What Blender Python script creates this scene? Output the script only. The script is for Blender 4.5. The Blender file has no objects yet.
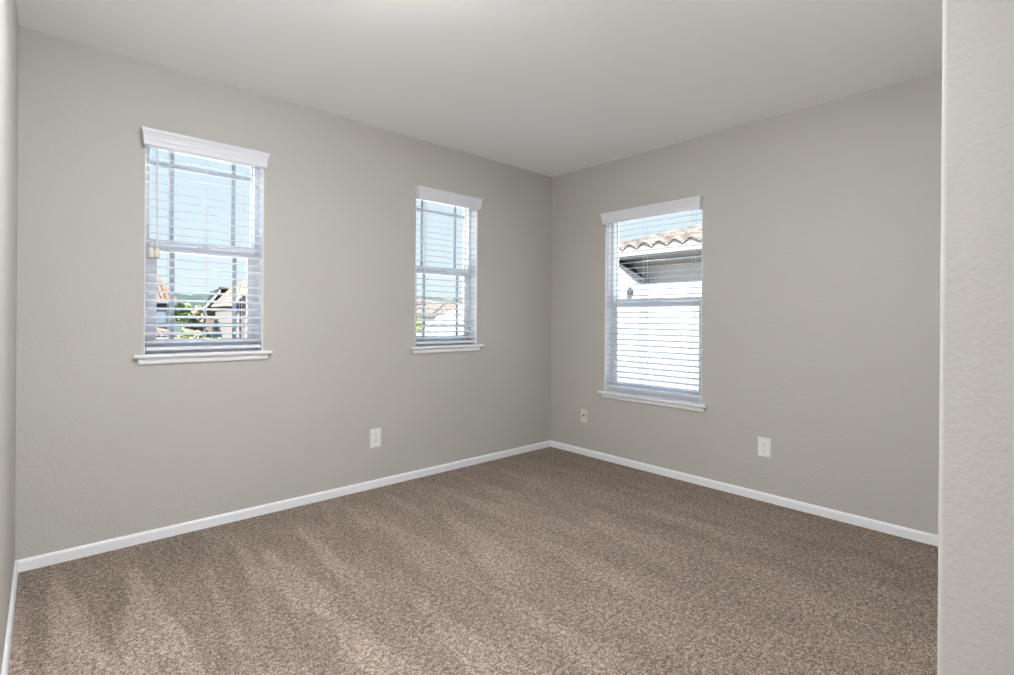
import bpy, bmesh, math, random
import numpy as np
from mathutils import Vector, Matrix
random.seed(7); rng = np.random.RandomState(5)
scn = bpy.context.scene
COL = scn.collection
H = 2.44

# ------------------------------------------------------------------ camera
F_PX = 509.764
FW = Vector((0.6718595, 0.7406783, -0.0007226)).normalized()
RT = Vector((0.7406612, -0.6718367, 0.0075165)).normalized()
UP = RT.cross(FW).normalized()
CAM = Vector((-3.4073, -3.1563, 1.14738))
CX, CY = 507.0, 319.743
cd = bpy.data.cameras.new('camera'); cam = bpy.data.objects.new('camera', cd); COL.objects.link(cam)
cd.sensor_width = 36.0; cd.lens = F_PX / 1014 * 36; cd.shift_y = -(337.5 - CY) / 1014
cd.clip_start = 0.01; cd.clip_end = 600
M3 = Matrix((RT, UP, -FW)).transposed()
cam.matrix_world = Matrix.Translation(CAM) @ M3.to_4x4()
scn.camera = cam

def at(px, py, axis, val):
    """world point seen at a pixel of the photograph on the plane axis=val"""
    D = FW + RT * ((px - CX) / F_PX) + UP * ((CY - py) / F_PX)
    return CAM + D * ((val - CAM[axis]) / D[axis])

# ------------------------------------------------------------------ world, sun, exposure
scn.view_settings.view_transform = 'Standard'
scn.view_settings.look = 'None'
scn.view_settings.gamma = 1.0
scn.view_settings.use_curve_mapping = False
scn.view_settings.exposure = 0.08
scn.cycles.max_bounces = 12
scn.cycles.diffuse_bounces = 8
scn.cycles.transparent_max_bounces = 16
SKY = 1.30
HIGH_SKY = 2.8
w = bpy.data.worlds.new('sky'); scn.world = w; w.use_nodes = True
nt = w.node_tree; nt.nodes.clear()
tc = nt.nodes.new('ShaderNodeTexCoord'); sp = nt.nodes.new('ShaderNodeSeparateXYZ')
cr = nt.nodes.new('ShaderNodeValToRGB'); bg = nt.nodes.new('ShaderNodeBackground'); ow = nt.nodes.new('ShaderNodeOutputWorld')
nz = nt.nodes.new('ShaderNodeTexNoise'); nz.inputs['Scale'].default_value = 2.2; nz.inputs['Detail'].default_value = 6
mp = nt.nodes.new('ShaderNodeMapping'); mp.inputs['Scale'].default_value = (1, 1, 3.5)
rc = nt.nodes.new('ShaderNodeValToRGB'); rc.color_ramp.elements[0].position = .66; rc.color_ramp.elements[1].position = .86
rc.color_ramp.elements[1].color = (.55, .55, .55, 1)
mx = nt.nodes.new('ShaderNodeMix'); mx.data_type = 'RGBA'
mx.inputs[7].default_value = (.93, .95, .96, 1)
cr.color_ramp.elements[0].position = 0.0; cr.color_ramp.elements[0].color = (.67, .745, .775, 1)
e = cr.color_ramp.elements[1]; e.position = 1.0; e.color = (.22, .44, .86, 1)
e = cr.color_ramp.elements.new(.10); e.color = (.625, .715, .765, 1)
e = cr.color_ramp.elements.new(.34); e.color = (.53, .655, .775, 1)
L = nt.links.new
L(tc.outputs['Generated'], sp.inputs[0]); L(sp.outputs['Z'], cr.inputs[0])
L(tc.outputs['Generated'], mp.inputs[0]); L(mp.outputs[0], nz.inputs['Vector']); L(nz.outputs[0], rc.inputs[0])
L(rc.outputs[0], mx.inputs[0]); L(cr.outputs[0], mx.inputs[6]); L(mx.outputs[2], bg.inputs[0])
hi = nt.nodes.new('ShaderNodeMapRange'); hi.interpolation_type = 'SMOOTHSTEP'      # upper sky, above the view, brightened to put more light into the room
hi.inputs[1].default_value = .30; hi.inputs[2].default_value = .62; hi.inputs[3].default_value = SKY; hi.inputs[4].default_value = SKY * HIGH_SKY
L(sp.outputs['Z'], hi.inputs[0]); L(hi.outputs[0], bg.inputs[1])
L(bg.outputs[0], ow.inputs[0])

sd = bpy.data.lights.new('sun', 'SUN'); sd.energy = 50.0; sd.angle = math.radians(0.6); sd.color = (1.0, .95, .88)
so = bpy.data.objects.new('sun', sd); COL.objects.link(so)
so.rotation_euler = Vector((.62, .40, -.67)).to_track_quat('-Z', 'Y').to_euler()
so.location = (-20, -15, 25)

FILL_DOME = 104.0       # radiance of the added, unseen fill dome on the ceiling
FILL_DISC = 165.0       # radiance of the added, unseen fill disc in the ceiling
FILL_GLOBE = 60.0       # radiance of the added, unseen fill globe on the floor

# ------------------------------------------------------------------ materials
def mat(name, col, rough=.6, spec=.3):
    m = bpy.data.materials.new(name); m.use_nodes = True
    b = m.node_tree.nodes['Principled BSDF']
    b.inputs['Base Color'].default_value = (*col, 1); b.inputs['Roughness'].default_value = rough
    b.inputs['Specular IOR Level'].default_value = spec
    return m, m.node_tree, b
def vary(nt, b, c1, c2, scale, detail=3, lo=.35, hi=.65, stretch=(1, 1, 1)):
    tc = nt.nodes.new('ShaderNodeTexCoord'); mp = nt.nodes.new('ShaderNodeMapping'); mp.inputs['Scale'].default_value = stretch
    n = nt.nodes.new('ShaderNodeTexNoise'); n.inputs['Scale'].default_value = scale; n.inputs['Detail'].default_value = detail
    r = nt.nodes.new('ShaderNodeValToRGB'); r.color_ramp.elements[0].position = lo; r.color_ramp.elements[1].position = hi
    r.color_ramp.elements[0].color = (*c1, 1); r.color_ramp.elements[1].color = (*c2, 1)
    nt.links.new(tc.outputs['Object'], mp.inputs[0]); nt.links.new(mp.outputs[0], n.inputs['Vector'])
    nt.links.new(n.outputs[0], r.inputs[0]); nt.links.new(r.outputs[0], b.inputs['Base Color'])
    return n
def bump(nt, b, scale, dist, strength=.5, detail=2):
    tc = nt.nodes.new('ShaderNodeTexCoord')
    n = nt.nodes.new('ShaderNodeTexNoise'); n.inputs['Scale'].default_value = scale; n.inputs['Detail'].default_value = detail
    bp = nt.nodes.new('ShaderNodeBump'); bp.inputs['Distance'].default_value = dist; bp.inputs['Strength'].default_value = strength
    nt.links.new(tc.outputs['Object'], n.inputs['Vector']); nt.links.new(n.outputs[0], bp.inputs['Height']); nt.links.new(bp.outputs[0], b.inputs['Normal'])

WALL = (.508, .494, .460)
m_wall, n_, b_ = mat('greige wall paint', WALL, .75, .15)
vary(n_, b_, tuple(c * .985 for c in WALL), tuple(c * 1.015 for c in WALL), 1.3); bump(n_, b_, 75, .0034, .6, 3)
m_ceil, n_, b_ = mat('ceiling paint', (.93, .93, .925), .85, .1); bump(n_, b_, 80, .0015, .3)
m_trim, n_, b_ = mat('white trim paint', (.84, .855, .88), .35, .4); bump(n_, b_, 30, .0003, .2)
m_slat, n_, b_ = mat('white slat', (.62, .64, .68), .45, .2); bump(n_, b_, 40, .0002, .2)
m_blind, n_, b_ = mat('white blind', (.72, .73, .775), .4, .35); bump(n_, b_, 40, .0002, .2)
m_vinyl, n_, b_ = mat('white vinyl', (.80, .82, .85), .35, .4); bump(n_, b_, 40, .0001, .1)
m_grille, n_, b_ = mat('grey white grille', (.42, .46, .51), .5, .3); bump(n_, b_, 40, .0001, .1)
m_cord, n_, b_ = mat('white cord', (.72, .74, .77), .8, .1); bump(n_, b_, 900, .0003, .4)
m_wand, n_, b_ = mat('clear grey wand', (.55, .54, .52), .3, .5); bump(n_, b_, 60, .0001, .1)
m_tassel, n_, b_ = mat('cream plastic', (.74, .70, .62), .4, .4); bump(n_, b_, 60, .0001, .1)
m_plate, n_, b_ = mat('white plate', (.83, .82, .80), .35, .45); bump(n_, b_, 60, .0001, .1)
m_cream, n_, b_ = mat('ivory plate', (.72, .70, .62), .35, .45); bump(n_, b_, 60, .0001, .1)
m_dark, n_, b_ = mat('dark slot', (.06, .06, .06), .6, .3); bump(n_, b_, 60, .0001, .1)
m_metal, n_, b_ = mat('metal', (.42, .40, .36), .35, .6); b_.inputs['Metallic'].default_value = .9; bump(n_, b_, 200, .0001, .1)

def glass():
    m = bpy.data.materials.new('window glass'); m.use_nodes = True; nt = m.node_tree; nt.nodes.clear()
    o = nt.nodes.new('ShaderNodeOutputMaterial'); t = nt.nodes.new('ShaderNodeBsdfTransparent'); g = nt.nodes.new('ShaderNodeBsdfGlossy')
    t.inputs[0].default_value = (.95, .97, .97, 1); g.inputs['Roughness'].default_value = .02
    fr = nt.nodes.new('ShaderNodeFresnel'); fr.inputs[0].default_value = 1.05
    x = nt.nodes.new('ShaderNodeMixShader'); nt.links.new(fr.outputs[0], x.inputs[0]); nt.links.new(t.outputs[0], x.inputs[1]); nt.links.new(g.outputs[0], x.inputs[2])
    nt.links.new(x.outputs[0], o.inputs[0]); return m
m_glass = glass()
def fillmat(name, strength):
    m = bpy.data.materials.new(name); m.use_nodes = True; nt = m.node_tree; nt.nodes.clear()
    o = nt.nodes.new('ShaderNodeOutputMaterial'); e = nt.nodes.new('ShaderNodeEmission')
    e.inputs[0].default_value = (.955, .975, 1, 1); e.inputs[1].default_value = strength
    nt.links.new(e.outputs[0], o.inputs[0]); return m
m_fill_dome = fillmat('fill dome glow', FILL_DOME)
m_fill_disc = fillmat('fill disc glow', FILL_DISC)
m_fill_globe = fillmat('fill globe glow', FILL_GLOBE)

def carpetmat():
    m, nt, b = mat('brown cut pile carpet', (.3, .23, .19), .95, .05)
    N = nt.nodes.new; L = nt.links.new
    tc = N('ShaderNodeTexCoord')
    def noise(s, d=2, r=.6):
        n = N('ShaderNodeTexNoise'); n.inputs['Scale'].default_value = s; n.inputs['Detail'].default_value = d; n.inputs['Roughness'].default_value = r
        L(tc.outputs['Object'], n.inputs['Vector']); return n.outputs[0]
    def math_(op, a, bb):
        n = N('ShaderNodeMath'); n.operation = op
        for i, v in enumerate((a, bb)):
            if isinstance(v, (int, float)): n.inputs[i].default_value = v
            else: L(v, n.inputs[i])
        return n.outputs[0]
    s = math_('ADD', math_('MULTIPLY', noise(320, 2), .42), math_('ADD', math_('MULTIPLY', noise(130, 3, .7), .36), math_('MULTIPLY', noise(55, 2, .7), .22)))
    r = N('ShaderNodeValToRGB'); L(s, r.inputs[0])
    r.color_ramp.elements[0].position = .41; r.color_ramp.elements[0].color = (.070, .050, .038, 1)
    r.color_ramp.elements[1].position = .59; r.color_ramp.elements[1].color = (.56, .475, .415, 1)
    e = r.color_ramp.elements.new(.5); e.color = (.245, .192, .156, 1)
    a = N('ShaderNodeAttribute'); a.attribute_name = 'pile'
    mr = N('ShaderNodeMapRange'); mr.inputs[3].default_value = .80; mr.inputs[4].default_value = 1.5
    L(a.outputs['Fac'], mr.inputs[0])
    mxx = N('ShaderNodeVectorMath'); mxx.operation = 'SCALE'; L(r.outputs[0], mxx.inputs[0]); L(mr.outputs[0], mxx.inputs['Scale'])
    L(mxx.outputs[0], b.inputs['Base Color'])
    bp = N('ShaderNodeBump'); bp.inputs['Distance'].default_value = .006; bp.inputs['Strength'].default_value = .55
    L(s, bp.inputs['Height']); L(bp.outputs[0], b.inputs['Normal'])
    return m
m_carpet = carpetmat()

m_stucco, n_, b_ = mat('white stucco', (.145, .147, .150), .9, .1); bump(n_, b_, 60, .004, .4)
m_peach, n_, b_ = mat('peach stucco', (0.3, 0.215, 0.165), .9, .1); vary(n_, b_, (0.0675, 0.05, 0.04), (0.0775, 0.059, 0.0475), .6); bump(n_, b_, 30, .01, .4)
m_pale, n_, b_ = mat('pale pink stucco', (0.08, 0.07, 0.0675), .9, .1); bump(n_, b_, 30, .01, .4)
m_greyst_shade, n_, b_ = mat('grey blue stucco and shade', (0.02, 0.023, 0.0275), .9, .1); bump(n_, b_, 30, .01, .4)  # also colours the shadow patches painted on the peach and pink houses
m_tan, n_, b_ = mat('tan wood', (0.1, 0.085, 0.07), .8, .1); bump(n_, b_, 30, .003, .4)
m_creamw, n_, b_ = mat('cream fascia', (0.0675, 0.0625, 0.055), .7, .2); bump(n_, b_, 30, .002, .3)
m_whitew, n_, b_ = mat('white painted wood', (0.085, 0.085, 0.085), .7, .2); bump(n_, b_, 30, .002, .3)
m_darkglass, n_, b_ = mat('dark window', (.06, .08, .10), .15, .6); bump(n_, b_, 3, .001, .1)
m_tile, n_, b_ = mat('terracotta tile', (.55, .32, .22), .85, .1)
vary(n_, b_, (0.0525, 0.03, 0.021), (0.085, 0.0625, 0.05), 2.6, 5); bump(n_, b_, 40, .006, .5)
m_ptile, n_, b_ = mat('weathered pink tile', (.6, .42, .34), .85, .1)
vary(n_, b_, (0.0475, 0.035, 0.03), (0.095, 0.0825, 0.075), 2.8, 6); bump(n_, b_, 40, .006, .5)
m_leafA, n_, b_ = mat('yellow green leaves', (0.125, 0.19, 0.05), .7, .2); vary(n_, b_, (.10, .135, .055), (.20, .24, .11), 1.1)
m_leafB, n_, b_ = mat('olive leaves', (0.15, 0.16, 0.09), .7, .2); vary(n_, b_, (.09, .10, .055), (.24, .20, .12), 1.1)
m_leafC, n_, b_ = mat('dark blue green needles', (0.045, 0.065, 0.055), .7, .2); vary(n_, b_, (.022, .030, .030), (.045, .058, .052), 1.1)
m_bark, n_, b_ = mat('bark', (.16, .12, .09), .9, .1); bump(n_, b_, 10, .02, .5)
m_hill, n_, b_ = mat('hill scrub', (0.1, 0.15, 0.12), .95, .05); vary(n_, b_, (0.02, 0.031, 0.029), (0.0325, 0.045, 0.04), .05, 6)
m_ground, n_, b_ = mat('dry ground', (.28, .27, .2), .95, .05); vary(n_, b_, (.56, .55, .52), (.64, .62, .59), .08, 5)

# ------------------------------------------------------------------ helpers
def link(o, parent=None):
    COL.objects.link(o)
    if parent is not None: o.parent = parent
    return o
def world_loc(o):
    v = Vector((0, 0, 0))
    while o is not None: v = v + o.location; o = o.parent
    return v
def obj(name, bm, m, parent=None, smooth=False, recalc=True):
    """bm holds world coordinates; becomes one mesh object with its origin at its own foot"""
    if recalc: bmesh.ops.recalc_face_normals(bm, faces=bm.faces)
    vs = [v.co for v in bm.verts]
    c = Vector((sum(v.x for v in vs) / len(vs), sum(v.y for v in vs) / len(vs), min(v.z for v in vs)))
    bmesh.ops.translate(bm, verts=bm.verts, vec=-c)
    me = bpy.data.meshes.new(name); bm.to_mesh(me); bm.free(); me.materials.append(m)
    if smooth:
        for p in me.polygons: p.use_smooth = True
    o = bpy.data.objects.new(name, me); link(o, parent)
    o.location = c - (world_loc(parent) if parent else Vector((0, 0, 0)))
    return o
def empty(name, loc, label=None, cat=None, group=None, kind=None):
    o = bpy.data.objects.new(name, None); o.location = loc; o.empty_display_size = .1; COL.objects.link(o)
    return tag(o, label, cat, group, kind)
def tag(o, label=None, cat=None, group=None, kind=None):
    if label: o['label'] = label
    if cat: o['category'] = cat
    if group: o['group'] = group
    if kind: o['kind'] = kind
    return o
def add_box(bm, a, b, bev=0):
    lo = [min(a[i], b[i]) for i in range(3)]; hi = [max(a[i], b[i]) for i in range(3)]
    r = bmesh.ops.create_cube(bm, size=1)
    for v in r['verts']:
        v.co = Vector([lo[i] if v.co[i] < 0 else hi[i] for i in range(3)])
    if bev:
        es = {e for v in r['verts'] for e in v.link_edges}
        bmesh.ops.bevel(bm, geom=list(es), offset=bev, segments=2, affect='EDGES', profile=.5)
def add_tube(bm, pts, r, n=8):
    pts = [Vector(p) for p in pts]; rings = []
    for i, p in enumerate(pts):
        d = (pts[min(i + 1, len(pts) - 1)] - pts[max(i - 1, 0)]).normalized()
        a = d.cross(Vector((0, 0, 1)) if abs(d.z) < .9 else Vector((1, 0, 0))).normalized(); b = d.cross(a)
        rr = r[i] if isinstance(r, (list, tuple)) else r
        rings.append([bm.verts.new(p + (a * math.cos(t) + b * math.sin(t)) * rr) for t in [2 * math.pi * k / n for k in range(n)]])
    for i in range(len(rings) - 1):
        for k in range(n): bm.faces.new((rings[i][k], rings[i][(k + 1) % n], rings[i + 1][(k + 1) % n], rings[i + 1][k]))
    bm.faces.new(rings[0]); bm.faces.new(rings[-1][::-1])
def add_prism(bm, poly, axis, a, b):
    """polygon of (u,v) pairs extruded along an axis; for axis 0 (u,v)=(y,z), axis 1 (x,z), axis 2 (x,y)"""
    def P(u, v, t): return [(t, u, v), (u, t, v), (u, v, t)][axis]
    A = [bm.verts.new(P(u, v, a)) for u, v in poly]; B = [bm.verts.new(P(u, v, b)) for u, v in poly]
    n = len(poly); bm.faces.new(A); bm.faces.new(B[::-1])
    for i in range(n): bm.faces.new((A[i], B[i], B[(i + 1) % n], A[(i + 1) % n]))
def struct(name, bm, m, parent=None, smooth=False):
    o = obj(name, bm, m, parent, smooth)
    if parent is None: o['kind'] = 'structure'
    return o

# ------------------------------------------------------------------ room shell
T = .15
def wall_with_holes(u0, u1, z0, z1, holes, to):
    """solid wall with openings; to(u, d, z) gives world coords, d from 0 (room face) to T (outside)"""
    us = sorted({u0, u1, *[h[0] for h in holes], *[h[1] for h in holes]})
    zs = sorted({z0, z1, *[h[2] for h in holes], *[h[3] for h in holes]})
    bm = bmesh.new(); V = {}
    def v(u, d, z):
        k = (round(u, 5), round(d, 5), round(z, 5))
        if k not in V: V[k] = bm.verts.new(to(u, d, z))
        return V[k]
    def solid(i, j):
        if i < 0 or j < 0 or i >= len(us) - 1 or j >= len(zs) - 1: return False
        cu, cz = (us[i] + us[i + 1]) / 2, (zs[j] + zs[j + 1]) / 2
        return not any(h[0] < cu < h[1] and h[2] < cz < h[3] for h in holes)
    for i in range(len(us) - 1):
        for j in range(len(zs) - 1):
            if not solid(i, j): continue
            a, b, c, d = us[i], us[i + 1], zs[j], zs[j + 1]
            bm.faces.new((v(a, 0, c), v(b, 0, c), v(b, 0, d), v(a, 0, d)))
            bm.faces.new((v(a, T, c), v(a, T, d), v(b, T, d), v(b, T, c)))
            if not solid(i - 1, j): bm.faces.new((v(a, 0, c), v(a, 0, d), v(a, T, d), v(a, T, c)))
            if not solid(i + 1, j): bm.faces.new((v(b, 0, c), v(b, T, c), v(b, T, d), v(b, 0, d)))
            if not solid(i, j - 1): bm.faces.new((v(a, 0, c), v(a, T, c), v(b, T, c), v(b, 0, c)))
            if not solid(i, j + 1): bm.faces.new((v(a, 0, d), v(b, 0, d), v(b, T, d), v(a, T, d)))
    return bm
XL = -3.5; YF = -2.945; XN = -1.8; YE = -5.4
toY = lambda u, d, z: (u, d, z)
toX = lambda u, d, z: (d, u, z)
W1 = (-3.033, -2.464, .938, 2.104)
W2 = (-1.436, -.868, .930, 2.102)
W3 = (-1.430, -.596, .545, 2.022)
struct('wall_back', wall_with_holes(XL - T, 0, 0, H, [W1, W2], toY), m_wall)
struct('wall_right', wall_with_holes(YF - T, T, 0, H, [W3], toX), m_wall)
bm = bmesh.new(); add_box(bm, (XL - T, YE - T, 0), (XL, 0, H)); struct('wall_left', bm, m_wall)
# the near partition with its rounded corner bead
bm = bmesh.new(); R = .012; poly = [(XN + .115, YE), (XN, YE)]
for k in range(9):
    a = math.pi - k * math.pi / 16; poly.append((XN + R + R * math.cos(a), YF - R + R * math.sin(a)))
poly += [(XN + .115, YF)]
add_prism(bm, poly, 2, 0, H); struct('wall_near', bm, m_wall)
bm = bmesh.new(); add_box(bm, (XN + .115, YF - .115, 0), (0, YF, H)); struct('wall_front', bm, m_wall)
bm = bmesh.new(); add_box(bm, (XL, YE - T, 0), (XN + .115, YE, H)); struct('wall_entry', bm, m_wall)
bm = bmesh.new(); add_box(bm, (XL - .3, YE - .3, H), (T + .15, T + .15, H + .12)); struct('ceiling', bm, m_ceil)

# baseboards
def baseboard(name, poly_axis, a, b, plane, sgn):
    """plane = wall face coordinate, sgn = direction into the room"""
    bm = bmesh.new(); t, h = .012, .054
    pr = [(plane, 0), (plane + sgn * t, 0), (plane + sgn * t, h - .012), (plane + sgn * t * .8, h - .005), (plane + sgn * t * .45, h), (plane, h)]
    add_prism(bm, pr, poly_axis, a, b); return struct(name, bm, m_trim)
baseboard('baseboard_back', 0, XL, 0, 0, -1)
baseboard('baseboard_right', 1, YF, -.0125, 0, -1)
baseboard('baseboard_left', 1, YE, -.0125, XL, 1)
baseboard('baseboard_front', 0, XN + .02, -.0125, YF, 1)

# floor: carpet with brushed pile streaks
def vnoise(X, Y, sx, sy, seed):
    r = np.random.RandomState(seed); G = r.rand(64, 64)
    x = (X * sx) % 63; y = (Y * sy) % 63
    xi = x.astype(int); yi = y.astype(int); fx = x - xi; fy = y - yi
    fx = fx * fx * (3 - 2 * fx); fy = fy * fy * (3 - 2 * fy)
    return (G[xi, yi] * (1 - fx) + G[xi + 1, yi] * fx) * (1 - fy) + (G[xi, yi + 1] * (1 - fx) + G[xi + 1, yi + 1] * fx) * fy
def floor():
    s = .0125
    xs = np.arange(XL - .05, .03, s); ys = np.arange(YF - .12, .03, s)
    X, Y = np.meshgrid(xs, ys, indexing='ij')
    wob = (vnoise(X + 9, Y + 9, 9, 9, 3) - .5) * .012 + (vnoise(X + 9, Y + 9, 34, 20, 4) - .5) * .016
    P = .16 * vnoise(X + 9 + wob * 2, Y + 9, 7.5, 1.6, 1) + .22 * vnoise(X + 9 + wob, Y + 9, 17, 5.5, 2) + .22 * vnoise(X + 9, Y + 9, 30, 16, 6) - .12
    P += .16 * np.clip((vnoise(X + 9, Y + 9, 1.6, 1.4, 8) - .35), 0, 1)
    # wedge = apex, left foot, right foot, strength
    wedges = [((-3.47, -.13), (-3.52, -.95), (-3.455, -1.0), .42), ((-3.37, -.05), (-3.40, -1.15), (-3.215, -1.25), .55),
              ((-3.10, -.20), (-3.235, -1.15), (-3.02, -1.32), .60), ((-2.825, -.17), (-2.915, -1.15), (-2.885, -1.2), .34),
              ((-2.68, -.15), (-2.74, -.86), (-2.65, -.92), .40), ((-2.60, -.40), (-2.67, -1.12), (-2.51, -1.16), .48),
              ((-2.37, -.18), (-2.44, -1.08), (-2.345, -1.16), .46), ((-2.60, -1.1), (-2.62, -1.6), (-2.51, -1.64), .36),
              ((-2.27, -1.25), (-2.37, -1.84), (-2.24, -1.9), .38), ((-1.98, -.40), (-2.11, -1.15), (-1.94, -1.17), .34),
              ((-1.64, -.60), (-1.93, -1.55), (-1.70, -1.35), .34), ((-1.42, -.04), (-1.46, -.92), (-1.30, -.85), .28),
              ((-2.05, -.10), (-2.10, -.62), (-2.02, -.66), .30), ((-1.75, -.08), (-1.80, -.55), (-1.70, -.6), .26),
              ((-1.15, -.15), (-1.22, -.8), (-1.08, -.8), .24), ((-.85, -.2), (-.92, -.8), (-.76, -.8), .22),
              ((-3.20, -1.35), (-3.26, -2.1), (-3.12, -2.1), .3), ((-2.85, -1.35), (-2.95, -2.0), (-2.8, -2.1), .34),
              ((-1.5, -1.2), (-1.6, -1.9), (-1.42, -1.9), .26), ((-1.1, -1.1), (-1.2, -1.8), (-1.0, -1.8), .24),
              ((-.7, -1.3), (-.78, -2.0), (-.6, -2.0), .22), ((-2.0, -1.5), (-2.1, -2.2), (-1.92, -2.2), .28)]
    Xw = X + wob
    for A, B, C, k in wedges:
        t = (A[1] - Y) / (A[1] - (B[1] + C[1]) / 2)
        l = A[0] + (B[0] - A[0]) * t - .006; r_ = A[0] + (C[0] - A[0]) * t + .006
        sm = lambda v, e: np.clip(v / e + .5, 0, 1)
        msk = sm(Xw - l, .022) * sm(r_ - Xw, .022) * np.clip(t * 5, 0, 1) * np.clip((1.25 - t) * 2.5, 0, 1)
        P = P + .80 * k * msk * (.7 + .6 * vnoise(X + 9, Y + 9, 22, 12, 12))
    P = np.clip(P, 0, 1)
    Z = .004 * (P - .4) * 0
    nx, ny = X.shape
    verts = np.stack([X, Y, Z], -1).reshape(-1, 3)
    I = np.arange(nx * ny).reshape(nx, ny)
    faces = np.stack([I[:-1, :-1], I[1:, :-1], I[1:, 1:], I[:-1, 1:]], -1).reshape(-1, 4)
    n0 = len(verts); y1 = float(ys[0])
    extra = np.array([(XL - .05, YE - .05, 0), (.015, YE - .05, 0), (.015, y1, 0), (XL - .05, y1, 0)])
    verts = np.vstack([verts, extra]); faces = faces.tolist() + [[n0, n0 + 1, n0 + 2, n0 + 3]]
    me = bpy.data.meshes.new('floor'); me.from_pydata(verts.tolist(), [], faces); me.update()
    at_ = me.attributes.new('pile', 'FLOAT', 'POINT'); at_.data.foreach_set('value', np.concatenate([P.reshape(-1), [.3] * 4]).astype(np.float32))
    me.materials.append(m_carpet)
    o = bpy.data.objects.new('floor', me); COL.objects.link(o); o['kind'] = 'structure'
floor()

# ------------------------------------------------------------------ windows
def make_window(name, W, to, glass_up, mr, muntin=None, lock=True):
    """W = opening (u0,u1,z0,z1); glass_up=(u0,u1) of upper glass; mr=(z0,z1) of the meeting rails"""
    u0, u1, z0, z1 = W; uc = (u0 + u1) / 2
    root = empty(name, to(uc, .1, z0), kind='structure')
    P = lambda bm, a, b, bev=0: add_box(bm, to(*a), to(*b), bev)
    zs = z0 + .017
    # jamb liner (white returns of the opening)
    bm = bmesh.new(); e = .004
    P(bm, (u0, -.0005, zs), (u0 + e, T - .02, z1)); P(bm, (u1 - e, -.0005, zs), (u1, T - .02, z1)); P(bm, (u0 + e, -.0005, z1 - e), (u1 - e, T - .02, z1))
    obj('jamb_liner', bm, m_trim, root)
    # main frame
    bm = bmesh.new(); fw = .026; d0, d1 = .075, T
    ul, ur = u0 + e, u1 - e
    P(bm, (ul, d0, zs), (ul + fw, d1, z1 - e), .002); P(bm, (ur - fw, d0, zs), (ur, d1, z1 - e), .002)
    P(bm, (ul + fw, d0, z1 - e - fw), (ur - fw, d1, z1 - e), .002); P(bm, (ul + fw, d0, zs), (ur - fw, d1, zs + .03), .002)
    obj('frame', bm, m_vinyl, root)
    def sash(a, b, c, d, st, dd0, dd1, nm, bot, top, mz):
        s = empty(nm, (0, 0, 0)); s.parent = root; s.location = Vector(to((a + b) / 2, dd0, c)) - root.location
        bm = bmesh.new()
        P(bm, (a, dd0, c), (a + st, dd1, d), .002); P(bm, (b - st, dd0, c), (b, dd1, d), .002)
        P(bm, (a + st, dd0, c), (b - st, dd1, c + bot), .002); P(bm, (a + st, dd0, d - top), (b - st, dd1, d), .002)
        obj('sash_frame', bm, m_vinyl, s)
        bm = bmesh.new(); dm = (dd0 + dd1) / 2
        P(bm, (a + st - .004, dm - .0015, c + bot - .004), (b - st + .004, dm + .0015, d - top + .004)); obj('pane', bm, m_glass, s)
        if muntin:
            bm = bmesh.new(); mw = .011; q = muntin
            for x in (a_up + q, b_up - q): P(bm, (x - mw, dm - .006, c + bot), (x + mw, dm - .0025, d - top))
            xs = [a + st, a_up + q - mw, a_up + q + mw, b_up - q - mw, b_up - q + mw, b - st]
            for k in (0, 2, 4): P(bm, (xs[k], dm - .006, mz - mw), (xs[k + 1], dm - .0025, mz + mw))
            obj('grille', bm, m_grille, s)
        return s
    a_up, b_up = glass_up
    ia, ib = ul + fw, ur - fw
    sash(ia, ib, mr[1] - .035, z1 - e - fw, max(.006, a_up - ia), .115, .14, 'upper_sash', .035, .03, W[3] - .136)
    sl = sash(ia, ib, zs + .03, mr[0] + .036, .034, .082, .108, 'lower_sash', .042, .036, z0 + .165)
    if lock:
        bm = bmesh.new(); P(bm, (uc - .03, .076, mr[0] + .036), (uc + .03, .104, mr[0] + .042), .002); P(bm, (uc - .008, .070, mr[0] + .042), (uc + .022, .088, mr[0] + .050), .002)
        obj('sash_lock', bm, m_vinyl, sl)
    # sill (stool) with horns, and apron under it
    bm = bmesh.new(); hn = .043
    poly = [(u0 - hn, -.034), (u1 + hn, -.034), (u1 + hn, -.0003), (u1 - .0003, -.0003), (u1 - .0003, .078), (u0 + .0003, .078), (u0 + .0003, -.0003), (u0 - hn, -.0003)]
    A = [bm.verts.new(to(u, d, z0)) for u, d in poly]; B = [bm.verts.new(to(u, d, zs)) for u, d in poly]
    bm.faces.new(A); bm.faces.new(B[::-1]); n = len(poly)
    for i in range(n): bm.faces.new((A[i], B[i], B[(i + 1) % n], A[(i + 1) % n]))
    bmesh.ops.recalc_face_normals(bm, faces=bm.faces)
    ed = [x for x in bm.edges if abs(x.verts[0].co.z - x.verts[1].co.z) < 1e-6 and all(abs(Vector(v.co).dot(Vector(to(0, 1, 0))) + .034) < 1e-4 for v in x.verts)]
    bmesh.ops.bevel(bm, geom=ed, offset=.006, segments=3, affect='EDGES', profile=.5)
    obj('window_sill', bm, m_trim, root)
    bm = bmesh.new(); h = .034; q = .024
    pr = [(u0 - q, -.0003), (u0 - q, -.014), (u1 + q, -.014), (u1 + q, -.0003)]
    pb = [(u0 - q + .008, -.0003), (u0 - q + .008, -.009), (u1 + q - .008, -.009), (u1 + q - .008, -.0003)]
    A = [bm.verts.new(to(u, d, z0)) for u, d in pr]; Mi = [bm.verts.new(to(u, d, z0 - h + .008)) for u, d in pr]; B = [bm.verts.new(to(u, d, z0 - h)) for u, d in pb]
    bm.faces.new(A); bm.faces.new(B[::-1])
    for X_, Y_ in ((A, Mi), (Mi, B)):
        for i in range(4): bm.faces.new((X_[i], Y_[i], Y_[(i + 1) % 4], X_[(i + 1) % 4]))
    obj('apron', bm, m_trim, root)
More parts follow.
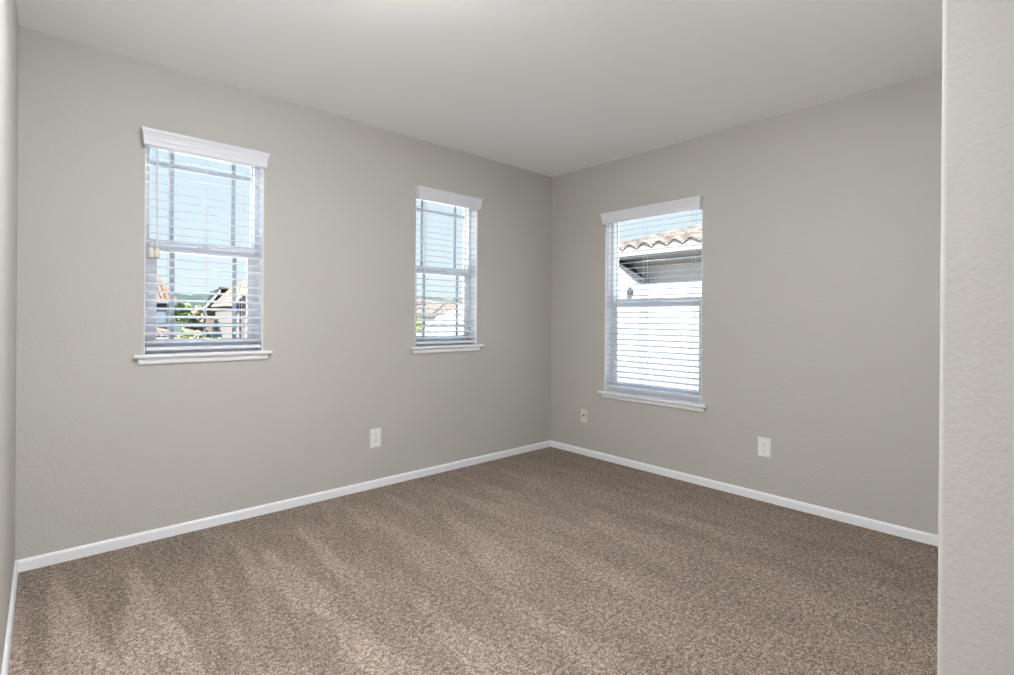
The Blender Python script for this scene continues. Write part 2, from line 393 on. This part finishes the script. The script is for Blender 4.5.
    return root

make_window('window_1', W1, toY, (-2.998, -2.497), (1.492, 1.562), muntin=.098)
make_window('window_2', W2, toY, (-1.401, -.903), (1.484, 1.548), muntin=.095)
make_window('window_3', W3, toX, (-1.400, -.640), (1.254, 1.322))
# sky portals: only guide the sampling of daylight through the openings
for W, to in ((W1, toY), (W2, toY), (W3, toX)):
    ld = bpy.data.lights.new('window_portal', 'AREA'); ld.shape = 'RECTANGLE'; ld.size = W[1] - W[0]; ld.size_y = W[3] - W[2]
    ld.cycles.is_portal = True
    lo = bpy.data.objects.new('window_portal', ld); COL.objects.link(lo)
    lo.location = to((W[0] + W[1]) / 2, T + .01, (W[2] + W[3]) / 2)
    lo.rotation_euler = Vector(to(0, -1, 0)).to_track_quat('-Z', 'Y').to_euler()

# ------------------------------------------------------------------ blinds
def make_blind(label, W, to, val, rail_z, ladders, wand=None, tassel=None, pitch=.0435, tilt=12.0, slat_gap=.005):
    """val = (u0, u1, z0, z1) of the valance; rail_z = bottom of the bottom rail"""
    u0, u1 = W[0] + slat_gap + .004, W[1] - slat_gap - .004
    root = empty('window_blind', to((u0 + u1) / 2, .035, rail_z), label, 'window blind', 'white slatted blinds in the windows')
    P = lambda bm, a, b, bev=0: add_box(bm, to(*a), to(*b), bev)
    # valance: crown profile wrapped round three sides
    a, b, z0, z1 = val; hgt = z1 - z0; B0 = .040
    prof = [(0, z0), (.003, z0 + .004), (.003, z0 + .30 * hgt), (.005, z0 + .36 * hgt), (.005, z0 + .55 * hgt), (.008, z0 + .72 * hgt), (.013, z0 + .86 * hgt), (.014, z1), (-.006, z1), (-.006, z0)]
    bm = bmesh.new(); rows = []
    for o, z in prof:
        pts = [(a - o, -.001), (a - o, -(B0 + o)), (b + o, -(B0 + o)), (b + o, -.001)]
        rows.append([bm.verts.new(to(u, d, z)) for u, d in pts])
    n = len(rows)
    for i in range(n):
        for k in range(3): bm.faces.new((rows[i][k], rows[(i + 1) % n][k], rows[(i + 1) % n][k + 1], rows[i][k + 1]))
    bm.faces.new([r[0] for r in rows]); bm.faces.new([r[3] for r in rows][::-1])
    obj('valance', bm, m_blind, root)
    hz = W[3] - .006
    bm = bmesh.new(); P(bm, (u0, .008, hz - .04), (u1, .062, hz), .002); obj('headrail', bm, m_blind, root)
    # slats
    bm = bmesh.new(); wd, th, crown = .050, .0026, .0022; ct, st = math.cos(math.radians(tilt)), math.sin(math.radians(tilt))
    z = rail_z + .018 + .026; top = hz - .055
    nsl = int((top - z) / pitch) + 1
    for k in range(nsl):
        zz = z + k * pitch; loop = []
        for s_ in (1, -1):
            for q in (range(-2, 3) if s_ == 1 else range(2, -3, -1)):
                d = q / 2 * wd / 2; h = crown * (1 - (q / 2) ** 2) + s_ * th / 2
                loop.append((.035 + d * ct - h * st, zz + d * st + h * ct))
        A = [bm.verts.new(to(u0, d, h)) for d, h in loop]; B = [bm.verts.new(to(u1, d, h)) for d, h in loop]
        m = len(loop); bm.faces.new(A); bm.faces.new(B[::-1])
        for i in range(m): bm.faces.new((A[i], B[i], B[(i + 1) % m], A[(i + 1) % m]))
    obj('slats', bm, m_slat, root)
    bm = bmesh.new(); P(bm, (u0, .010, rail_z), (u1, .060, rail_z + .018), .003); obj('bottom_rail', bm, m_blind, root)
    for u in ladders:
        bm = bmesh.new()
        for d in (.0085, .0625): add_tube(bm, [to(u, d, rail_z + .009), to(u, d, hz - .035)], .0011, 6)
        for k in range(nsl): add_tube(bm, [to(u, .0085, z + k * pitch - .0055), to(u, .0625, z + k * pitch + .0015)], .0006, 4)
        obj('ladder_cord', bm, m_cord, root)
    if wand:
        u, zt, zb, r, mm = wand
        bm = bmesh.new(); add_tube(bm, [to(u, -.006, zt), to(u, -.008, zt - .02), to(u, -.009, zb + .02), to(u, -.009, zb)], [r * .6, r, r, r * 1.25], 6)
        obj('tilt_wand', bm, mm, root, True)
        bm = bmesh.new(); add_tube(bm, [to(u, .009, zt + .004), to(u, -.004, zt + .006), to(u, -.006, zt - .004)], .0022, 6); obj('wand_hook', bm, m_metal, root)
    if tassel:
        u, zt, zb = tassel
        bm = bmesh.new()
        for du in (-.012, .012): add_tube(bm, [to(u + du * .3, -.004, hz - .03), to(u + du, -.006, zt)], .0011, 6)
        obj('lift_cord', bm, m_cord, root)
        for du in (-.012, .012):
            bm = bmesh.new(); add_tube(bm, [to(u + du, -.008, zt + .002), to(u + du, -.008, zt - .008), to(u + du, -.008, zb + .006), to(u + du, -.008, zb)], [.005, .012, .014, .013], 10)
            obj('tassel', bm, m_tassel, root, True)
    return root

make_blind('white slatted blind in the leftmost and nearest window, with a wand and cream cord tassels', W1, toY, (-3.040, -2.463, 2.011, 2.094), .972,
           (-2.925, -2.754, -2.576), wand=(-2.982, 2.005, 1.50, .0042, m_blind), tassel=(-2.994, 1.502, 1.450))
make_blind('narrow white slatted blind in the middle window, close left of the room corner', W2, toY, (-1.434, -.868, 2.005, 2.092), .962,
           (-1.330, -1.155, -.980), wand=(-1.362, 2.0, 1.47, .0036, m_blind))
make_blind('tall white slatted blind in the right wall window, facing a tiled roof', W3, toX, (-1.426, -.596, 1.925, 2.014), .602,
           (-1.349, -.950, -.672), wand=(-.628, 1.92, 1.38, .0030, m_wand), tilt=9.0)

# ------------------------------------------------------------------ wall plates
def wall_plate(name, label, cat, c, w_, h_, to, duplex, m):
    u, z = c
    root = empty(name, to(u, 0, z), label, cat)
    P = lambda bm, a, b, bev=0: add_box(bm, to(*a), to(*b), bev)
    bm = bmesh.new(); P(bm, (u - w_ / 2, -.0055, z - h_ / 2), (u + w_ / 2, -.0003, z + h_ / 2), .002); obj('plate', bm, m, root)
    if duplex:
        for s in (1, -1):
            bm = bmesh.new(); zc = z + s * .0205; pts = []
            for k in range(24):
                t = 2 * math.pi * k / 24; pts.append((u + .0175 * math.cos(t), zc + max(-.0125, min(.0125, .0175 * math.sin(t)))))
            A = [bm.verts.new(to(a, -.0050, b)) for a, b in pts]; B = [bm.verts.new(to(a, -.0078, b)) for a, b in pts]
            bm.faces.new(A); bm.faces.new(B[::-1])
            for i in range(24): bm.faces.new((A[i], B[i], B[(i + 1) % 24], A[(i + 1) % 24]))
            rc = obj('receptacle', bm, m, root)
            bm = bmesh.new()
            P(bm, (u - .0075, -.0081, zc - .001), (u - .0052, -.0074, zc + .008)); P(bm, (u + .0052, -.0081, zc), (u + .0075, -.0074, zc + .008))
            add_tube(bm, [to(u, -.0074, zc - .0065), to(u, -.0081, zc - .0065)], .0026, 8)
            obj('slots', bm, m_dark, rc)
        bm = bmesh.new(); add_tube(bm, [to(u, -.0050, z), to(u, -.0068, z)], .0032, 10); obj('screw', bm, m_metal, root)
    else:
        bm = bmesh.new(); add_tube(bm, [to(u, -.005, z), to(u, -.009, z)], .0085, 6); add_tube(bm, [to(u, -.009, z), to(u, -.017, z)], .0050, 12); obj('coax_jack', bm, m_dark, root)
        for s in (1, -1):
            bm = bmesh.new(); add_tube(bm, [to(u, -.005, z + s * .041), to(u, -.0065, z + s * .041)], .003, 10); obj('screw', bm, m_metal, root)
wall_plate('wall_outlet', 'white duplex power outlet on the left wall, low below the two windows', 'outlet', (-1.742, .338), .078, .126, toY, True, m_plate)
wall_plate('wall_outlet', 'white duplex power outlet on the right wall, right of the tall window', 'outlet', (-1.855, .344), .077, .120, toX, True, m_plate)
wall_plate('cable_plate', 'small ivory cable jack plate near the room corner, with one round jack', 'cable outlet', (-.389, .334), .070, .114, toX, False, m_cream)

# ------------------------------------------------------------------ added fill lights, all out of view
def fill_dome(label, x, y, r):
    root = empty('fill_dome', (x, y, H), label, 'fill light', 'added dome fill lights')
    bm = bmesh.new(); add_tube(bm, [(x, y, H - .0005), (x, y, H - .035)], [r + .012, r + .008], 40); obj('fill_base', bm, m_trim, root, False)
    bm = bmesh.new(); pts = []; rr = []
    for k in range(8):
        t = k / 7 * math.pi / 2 * .98; pts.append((x, y, H - .035 - .10 * math.sin(t))); rr.append(r * math.cos(t))
    add_tube(bm, pts, rr, 40); obj('fill_diffuser', bm, m_fill_dome, root, True)
fill_dome('added unseen fill light, white dome on the ceiling nearer the left wall', -2.74, -1.88, .20)  # added above the view as the main fill for the room
def fill_disc(x, y):
    root = empty('ceiling_fill_disc', (x, y, H), 'added unseen fill light, round white disc in the ceiling over the right side of the carpet', 'fill light')
    bm = bmesh.new(); add_tube(bm, [(x, y, H - .0005), (x, y, H - .006)], [.095, .088], 36); obj('trim_ring', bm, m_trim, root)
    bm = bmesh.new(); add_tube(bm, [(x, y, H - .0055), (x, y, H - .009)], [.072, .070], 36); obj('lens', bm, m_fill_disc, root)
fill_disc(-1.42, -2.40)  # added above the view to lift the right floor and wall
def fill_globe(x, y):
    root = empty('fill_globe', (x, y, 0), 'added unseen fill light, white globe on a metal foot, on the carpet by the left wall', 'floor lamp')
    bm = bmesh.new(); add_tube(bm, [(x, y, .001), (x, y, .012), (x, y, .018), (x, y, .03)], [.09, .088, .03, .016], 28); obj('fill_base', bm, m_metal, root)
    bm = bmesh.new(); add_tube(bm, [(x, y, .03), (x, y, .235), (x, y, .262)], [.011, .011, .035], 16); obj('pole', bm, m_metal, root)
    bm = bmesh.new(); bmesh.ops.create_uvsphere(bm, u_segments=32, v_segments=16, radius=.10, matrix=Matrix.Translation((x, y, .355))); obj('fill_sphere', bm, m_fill_globe, root, True)
fill_globe(-3.3, -2.2)  # added below the view to lift the ceiling


# ------------------------------------------------------------------ outside
def place(bm_pts, faces):
    bm = bmesh.new(); v = [bm.verts.new(p) for p in bm_pts]
    for f in faces: bm.faces.new([v[i] for i in f])
    return bm
def tile_roof(A, B, C, D, pitch=.30, course=.40, amp=.045, ns=6):
    """barrel tiled slope: A->B eave, D->C ridge; tile columns run straight up the slope, clipped to the quad"""
    A, B, C, D = map(Vector, (A, B, C, D))
    e = (B - A).normalized(); up = (D - A) - e * (D - A).dot(e); upn = up.normalized(); n = e.cross(upn).normalized()
    if n.z < 0: n = -n
    hgt = up.length
    cx = (C - A).dot(e); dx = (D - A).dot(e); bx = (B - A).dot(e)
    nv = max(2, int(hgt / course) + 1) * 2
    umin, umax = min(0, dx), max(bx, cx)
    ncol = int((umax - umin) / pitch) + 1
    bm = bmesh.new(); rows = []
    nu = ncol * ns
    for j in range(nv + 1):
        k, odd = divmod(j, 2); v = min(hgt, (k + (odd * .96)) * course); lift = 0 if odd else .03
        t = v / hgt; l = dx * t; r = bx + (cx - bx) * t; row = []
        for i in range(nu + 1):
            u = umin + i * pitch / ns; uu = min(max(u, l), r)
            ph = (uu / pitch) % 1.0
            h = amp * (abs(math.sin(math.pi * ph)) * 2 - 1) if ph < 1 else 0
            row.append(bm.verts.new(A + e * uu + upn * v + n * (h + lift)))
        rows.append(row)
    for j in range(nv):
        for i in range(nu):
            q = (rows[j][i], rows[j][i + 1], rows[j + 1][i + 1], rows[j + 1][i])
            if (q[0].co - q[1].co).length < 1e-6 and (q[2].co - q[3].co).length < 1e-6: continue
            try: bm.faces.new(q)
            except ValueError: pass
    bmesh.ops.remove_doubles(bm, verts=bm.verts, dist=1e-5)
    g = bmesh.ops.extrude_face_region(bm, geom=list(bm.faces))
    bmesh.ops.translate(bm, verts=[x for x in g['geom'] if isinstance(x, bmesh.types.BMVert)], vec=-n * .022)
    return bm

# ground and hills
bm = bmesh.new(); add_box(bm, (-150, -60, -3.3), (250, 300, -3.0)); struct('ground', bm, m_ground)
def hills():
    bm = bmesh.new(); V = []
    for j in range(14):
        row = []
        for i in range(80):
            x = -80 + i * 4.2; y = 110 + j * 9; t = j / 13
            z = -3.05 + math.sin(t * math.pi / 2) * (14.2 + 1.6 * math.sin(x * .11 + 1.0) + .8 * math.sin(x * .31) + .6 * math.sin(x * .9 + y))
            row.append(bm.verts.new((x, y, z)))
        V.append(row)
    for j in range(13):
        for i in range(79): bm.faces.new((V[j][i], V[j][i + 1], V[j + 1][i + 1], V[j + 1][i]))
    o = struct('hillside', bm, m_hill, None, True)
hills()

# neighbour house seen through the right wall window
def house_next_door():
    X = 5.5; xw = 5.95
    yl = at(634, 300, 0, xw).y; yr = -6.0
    ze = at(660, 249, 0, X).z; zs = at(660, 257.5, 0, X).z
    root = empty('house', (9, -1, -3), 'white stucco neighbour house with pale clay tile roof, close outside the right wall window', 'house')
    bm = bmesh.new(); add_box(bm, (xw, yr, -3), (xw + 9, yl, zs + .02)); obj('wall', bm, m_stucco, root)
    # lower gabled wing on the left, a little in front
    xg = xw - .32; g0 = at(617, 261, 0, xg); g1 = at(639.5, 281, 0, xg)
    bm = bmesh.new(); add_prism(bm, [(g1.y, -3), (yl + 7, -3), (yl + 7, 1.2), (g0.y + .6, g0.z + .35), (g0.y, g0.z), (g1.y, g1.z)], 0, xg, xg + 6); obj('wing_wall', bm, m_stucco, root)
    bm = bmesh.new(); add_prism(bm, [(g0.y + .02, g0.z + .02), (g1.y - .02, g1.z - .01), (g1.y - .02, g1.z + .02), (g0.y + .02, g0.z + .05)], 0, xg - .06, xg + .31); obj('rake_board', bm, m_greyst_shade, root)
    yend = at(600, 250, 0, X).y + .5
    bm = bmesh.new(); add_box(bm, (X, yr, zs + .05), (X + .03, yend, ze - .01), .004); obj('fascia', bm, m_creamw, root)
    bm = bmesh.new(); add_box(bm, (X + .03, yr, zs + .04), (xw + .1, yend, zs + .07)); obj('soffit', bm, m_whitew, root)
    zt0 = at(660, 266.5, 0, xw).z; zt1 = at(660, 263, 0, xw).z
    bm = bmesh.new(); add_box(bm, (xw - .025, yr, zt0), (xw, yl, zt1)); obj('frieze_board', bm, m_tan, root)
    # roof: eave at X-.1, rising away; the left end is cut by a hip
    th = math.atan(.30); ex = X - .08; ez = ze + .085
    def on_slope(px, py):
        D = FW + RT * ((px - CX) / F_PX) + UP * ((CY - py) / F_PX); k = .30
        t = (ez - k * ex - CAM.z + k * CAM.x) / (D.z - k * D.x); return CAM + D * t
    q0 = on_slope(612, 247); q1 = on_slope(706, 226)
    A = (ex, yr, ez); B = (ex, yend, ez)
    rise = q1.x + 1.5
    k = (q1.y - q0.y) / (q1.x - q0.x); yb = q0.y + k * (rise - q0.x); ya = q0.y + k * (ex - q0.x)
    B = (ex, ya, ez); C = (rise, yb, ez + .30 * (rise - ex)); D = (rise, yr, ez + .30 * (rise - ex))
    obj('roof_slope', tile_roof(A, B, C, D, .335, .38, .055, 10), m_ptile, root, False)
    bm = bmesh.new(); top = []; u = 0.0; Lr = ya - yr
    while u < Lr:
        ph = (u / .335) % 1.0; top.append((yr + u, ez + .055 * (abs(math.sin(math.pi * ph)) * 2 - 1) - .030 + .03)); u += .0335
    top.append((ya, ez - .05)); poly = [(yr, ez - .17)] + top + [(ya, ez - .17)]
    vv = [bm.verts.new((ex + .03, a_, b_)) for a_, b_ in top]; vb = [bm.verts.new((ex + .03, a_, ez - .17)) for a_, b_ in top]
    for q in range(len(top) - 1): bm.faces.new((vb[q], vb[q + 1], vv[q + 1], vv[q]))
    g = bmesh.ops.extrude_face_region(bm, geom=list(bm.faces)); bmesh.ops.translate(bm, verts=[x for x in g['geom'] if isinstance(x, bmesh.types.BMVert)], vec=(.04, 0, 0))
    obj('eave_closure', bm, m_whitew, root)
    bm = bmesh.new(); nvec = (Vector(C) - Vector(B)); Ln = nvec.length; dn = nvec.normalized(); t = 0
    while t < Ln - .4:
        p = Vector(B) + dn * t; add_tube(bm, [p + Vector((0, 0, -.02)), p + dn * .42 + Vector((0, 0, .0))], [.085, .065], 10); t += .36
    obj('hip_tiles', bm, m_ptile, root)
    bm = bmesh.new(); p = at(630, 292, 0, xg - .05)
    add_box(bm, (xg - .09, p.y - .055, p.z - .06), (xg - .001, p.y + .055, p.z + .06), .01); add_tube(bm, [(xg - .05, p.y, p.z + .06), (xg - .05, p.y, p.z + .11)], [.045, .01], 8)
    obj('wall_lantern', bm, m_greyst_shade, root)
house_next_door()

def hip_house(label, x0, x1, y0, y1, ze, rise, wallm, tilem, ov=.5, windows=(), zb=-3.0, inset=None, pitch=.33):
    """a house with a hipped tile roof"""
    root = empty('house', ((x0 + x1) / 2, (y0 + y1) / 2, zb), label, 'house')
    bm = bmesh.new(); add_box(bm, (x0, y0, zb), (x1, y1, ze)); obj('wall', bm, wallm, root)
    a, b, c, d = x0 - ov, x1 + ov, y0 - ov, y1 + ov; ins = inset if inset is not None else (d - c) / 2; ym = (c + d) / 2
    zt = ze + rise; r0 = (a + ins, ym, zt); r1 = (b - ins, ym, zt)
    obj('roof_slope', tile_roof((a, c, ze), (b, c, ze), r1, r0, pitch), tilem, root)
    obj('roof_slope', tile_roof((b, d, ze), (a, d, ze), r0, r1, pitch), tilem, root)
    obj('roof_slope', tile_roof((b, c, ze), (b, d, ze), r1, r1, pitch), tilem, root)
    obj('roof_slope', tile_roof((a, d, ze), (a, c, ze), r0, r0, pitch), tilem, root)
    bm = bmesh.new()
    for p, q in ((r0, r1), (r1, (b, c, ze)), (r0, (a, c, ze)), (r1, (b, d, ze)), (r0, (a, d, ze))):
        add_tube(bm, [Vector(p) + Vector((0, 0, .04)), Vector(q) + Vector((0, 0, .04))], .12, 8)
    obj('ridge_tiles', bm, tilem, root)
    bm = bmesh.new(); add_box(bm, (a + .02, c + .02, ze - .2), (b - .02, d - .02, ze - .04)); obj('fascia', bm, m_whitew, root)
    for wx0, wx1, wz0, wz1 in windows:
        bm = bmesh.new(); add_box(bm, (wx0 - .1, y0 - .06, wz0 - .1), (wx1 + .1, y0 + .01, wz1 + .1)); f = obj('window', bm, m_whitew, root)
        bm = bmesh.new(); add_box(bm, (wx0, y0 - .08, wz0), (wx1, y0 - .055, wz1)); obj('window_pane', bm, m_darkglass, f)
    return root

# left house through window 1: red tiled hip roof, grey wall
YA = 45
e0 = at(177, 301, 1, YA); t0 = at(170, 275.5, 1, YA + 5)
hip_house('grey house with orange red tile roof, left in the view through the leftmost window', e0.x - 13, e0.x - .5, YA + .5, YA + 9.5, e0.z, t0.z - e0.z, m_greyst_shade, m_tile, inset=.9,
          windows=((e0.x - 1.75, e0.x - .75, e0.z - 1.9, e0.z - .75),))
# its low annex roof in front
p0 = at(181, 335, 1, 42); p1 = at(158, 325, 1, 42)
hip_house('low outbuilding with pinkish tile roof in front of the grey house', p0.x - 6, p0.x - .4, 41, 45, at(181, 336, 1, 41).z, .75, m_greyst_shade, m_ptile, ov=.4)

# peach house: gable front with clipped peak, then the nearer wing on the right
def peach_house():
    Y = 52
    def P(px, py, y=Y): return at(px, py, 1, y)
    root = empty('house', (P(206, 300).x, Y, -3), 'peach stucco gabled house, right in the view through the leftmost window', 'house')
    eL = P(206, 305); pk = P(221, 289); pk2 = P(228, 289); xr = P(262, 300).x
    bm = bmesh.new(); add_prism(bm, [(eL.x, -3), (xr, -3), (xr, eL.z), (pk2.x, pk2.z), (pk.x, pk.z), (eL.x, eL.z)], 1, Y, Y + 12); obj('wall', bm, m_peach, root)
    # roof slopes (left one seen edge-on as a pale rake), clipped top
    l0 = P(202.5, 308); 
    obj('roof_slope', tile_roof((l0.x, Y + 12, l0.z), (l0.x, Y - .6, l0.z), (pk.x, Y - .6, pk.z + .12), (pk.x, Y + 12, pk.z + .12), .4), m_ptile, root)
    obj('roof_slope', tile_roof((xr, Y - .6, eL.z), (xr, Y + 12, eL.z), (pk2.x, Y + 12, pk2.z + .12), (pk2.x, Y - .6, pk2.z + .12), .4), m_ptile, root)
    bm = bmesh.new()
    a = Vector((l0.x, 0, l0.z)); b = Vector((pk.x, 0, pk.z + .05))
    add_prism(bm, [(a.x, a.z - .05), (b.x, b.z - .05), (b.x, b.z - .40), (a.x + .12, a.z - .36)], 1, Y - .66, Y - .56); obj('rake_board', bm, m_whitew, root)
    bm = bmesh.new(); c = P(213, 293); d = P(226, 293)
    add_box(bm, (pk.x - .2, Y - .5, P(220, 289).z), (pk2.x, Y + 3, P(220, 288).z + .05)); obj('clipped_ridge', bm, m_ptile, root)
    for q0, q1, z0, z1 in ((P(207, 300), P(212.5, 292), 0, 0),):
        bm = bmesh.new(); add_prism(bm, [(q0.x, q0.z - .5), (q1.x, q1.z - .5), (q1.x, q1.z), (q0.x, q0.z)], 1, Y - .04, Y + .01); obj('eave_shade', bm, m_greyst_shade, root)  # dark slanted patch painted in for the shade under the eave
    bm = bmesh.new(); add_prism(bm, [(P(213, 294).x, P(213, 294).z), (P(225, 294).x, P(225, 294).z), (P(222.5, 290).x, P(222.5, 290).z), (P(215.5, 290).x, P(215.5, 290).z)], 1, Y - .05, Y + .01); obj('roof_shadow', bm, m_greyst_shade, root)  # dark patch standing in for the roof's shadow on the gable
    root.rotation_euler.z = math.radians(-17)
peach_house()
w0 = at(233, 306, 1, 40); rg = at(262, 278, 1, 40); rb = at(221, 287, 1, 47)
root = empty('house', (w0.x, 40, -3), 'pink stucco house wing with tan roof, furthest right in the leftmost window', 'house')
bm = bmesh.new(); add_prism(bm, [(w0.x + .35, -3), (rg.x + 4, -3), (rg.x + 4, w0.z), (rg.x, rg.z - .12), (w0.x + .35, w0.z + .1)], 1, 40.5, 47); obj('wall', bm, m_pale, root)
obj('roof_slope', tile_roof((w0.x, 47.2, w0.z), (w0.x, 40, w0.z), (rg.x, 40, rg.z), (rg.x, 47.2, rg.z), .33), m_ptile, root)
obj('roof_slope', tile_roof((2 * rg.x - w0.x, 40, w0.z), (2 * rg.x - w0.x, 47.2, w0.z), (rg.x, 47.2, rg.z), (rg.x, 40, rg.z), .33), m_ptile, root)
bm = bmesh.new(); add_box(bm, (w0.x + .1, 40.3, w0.z - .35), (w0.x + 3, 40.5, w0.z - .05)); obj('eave_shadow', bm, m_greyst_shade, root)  # dark box standing in for the shadow below the eave
bm = bmesh.new(); add_tube(bm, [(w0.x + .1, 40.2, w0.z - .2), (w0.x + .5, 40.42, w0.z - .6), (w0.x + .5, 40.42, -3)], .07, 8); obj('downspout', bm, m_whitew, root)

# pale houses through window 2
q = at(450, 303, 1, 53); ql = at(408, 306, 1, 53)
hip_house('pale stucco house with faded pink tile roof, seen through the middle window', ql.x - 6, q.x, 53, 62, q.z - .3, 1.1, m_pale, m_ptile,
          windows=((q.x - 6, q.x - 4.6, q.z - 2.4, q.z - 1.2), (q.x - 2.6, q.x - 1.4, q.z - 2.4, q.z - 1.2)))
q2 = at(466, 309, 1, 42)
hip_house('white stucco house with low pink roof, right in the view through the middle window', q2.x - 5.5, q2.x + 8, 40, 50, q2.z - .6, 1.4, m_stucco, m_ptile,
          windows=((q2.x - 4.5, q2.x - 3.2, q2.z - 2.6, q2.z - 1.5), (q2.x - 1, q2.x + .5, q2.z - 2.6, q2.z - 1.5)))

# trees and shrubs
def tree(name, label, cat, c, rx, rz, m, n=900, cone=False, leaf=.22, zb=-3.0, group=None):
    root = empty(name, (c[0], c[1], zb), label, cat, group)
    bm = bmesh.new(); r = random.Random(int(abs(c[0]) * 100 + c[1]))
    for k in range(n):
        if cone:
            t = r.random() ** .7; rad = rx * t * (.75 + .25 * r.random()); a = r.random() * 6.283
            p = Vector((c[0] + rad * math.cos(a), c[1] + rad * math.sin(a), c[2] + rz - 2 * rz * t))
        else:
            v = Vector((r.gauss(0, 1), r.gauss(0, 1), r.gauss(0, 1))).normalized() * (r.random() ** .35)
            bl = 1 + .18 * math.sin(v.x * 5 + c[0]) + .14 * math.sin(v.z * 6 + v.y * 4)
            p = Vector((c[0] + v.x * rx * bl, c[1] + v.y * rx * bl, c[2] + v.z * rz * bl))
        s = leaf * (.6 + .8 * r.random()); q = Vector((r.gauss(0, 1), r.gauss(0, 1), r.gauss(0, 1))).normalized()
        u = q.orthogonal().normalized(); w_ = q.cross(u)
        vs = [bm.verts.new(p + u * s * a_ + w_ * s * b_ * .6) for a_, b_ in ((-1, 0), (0, -.8), (1, 0), (0, .8))]
        bm.faces.new(vs)
    obj('foliage', bm, m, root, recalc=False)
    bm = bmesh.new(); add_tube(bm, [(c[0], c[1], zb), (c[0] + .05, c[1], (zb + c[2]) / 2), (c[0], c[1], c[2])], [.16, .12, .05], 8); obj('trunk', bm, m_bark, root)
def tree_at(px, py, rpx, rpy, Y, *a, **k):
    c = at(px, py, 1, Y); s = (at(px + 10, py, 1, Y) - c).length / 10 * .9; sz = abs(at(px, py + 10, 1, Y).z - c.z) / 10
    a[0]; tree(a[0], a[1], a[2], (c.x, c.y, c.z), rpx * s, rpy * sz, *a[3:], **k)
tree_at(183, 312, 7.5, 9, 46, 'broadleaf_tree', 'bright yellow green tree beside the grey house wall', 'tree', m_leafA, n=1500, leaf=.2)
tree_at(196, 322, 11, 14, 50, 'broadleaf_tree', 'olive and yellow tree left of the peach house', 'tree', m_leafB, n=2200, leaf=.2)
tree_at(190, 338, 11, 8, 38, 'broadleaf_tree', 'pale green treetop lowest in the leftmost window view', 'tree', m_leafB, n=1500, leaf=.2)
tree_at(216, 331, 6.5, 11, 38, 'conifer_tree', 'small dark cone shaped conifer in front of the peach wall', 'tree', m_leafC, n=1400, cone=True, leaf=.16)
tree_at(210, 343, 15, 5, 36, 'shrub', 'green shrub row below the dark conifer', 'shrub', m_leafA, n=1200, leaf=.14)
tree_at(420, 325, 5, 6, 34, 'shrub', 'pale green shrub at the lower left of the middle window view', 'shrub', m_leafA, n=900, leaf=.16)
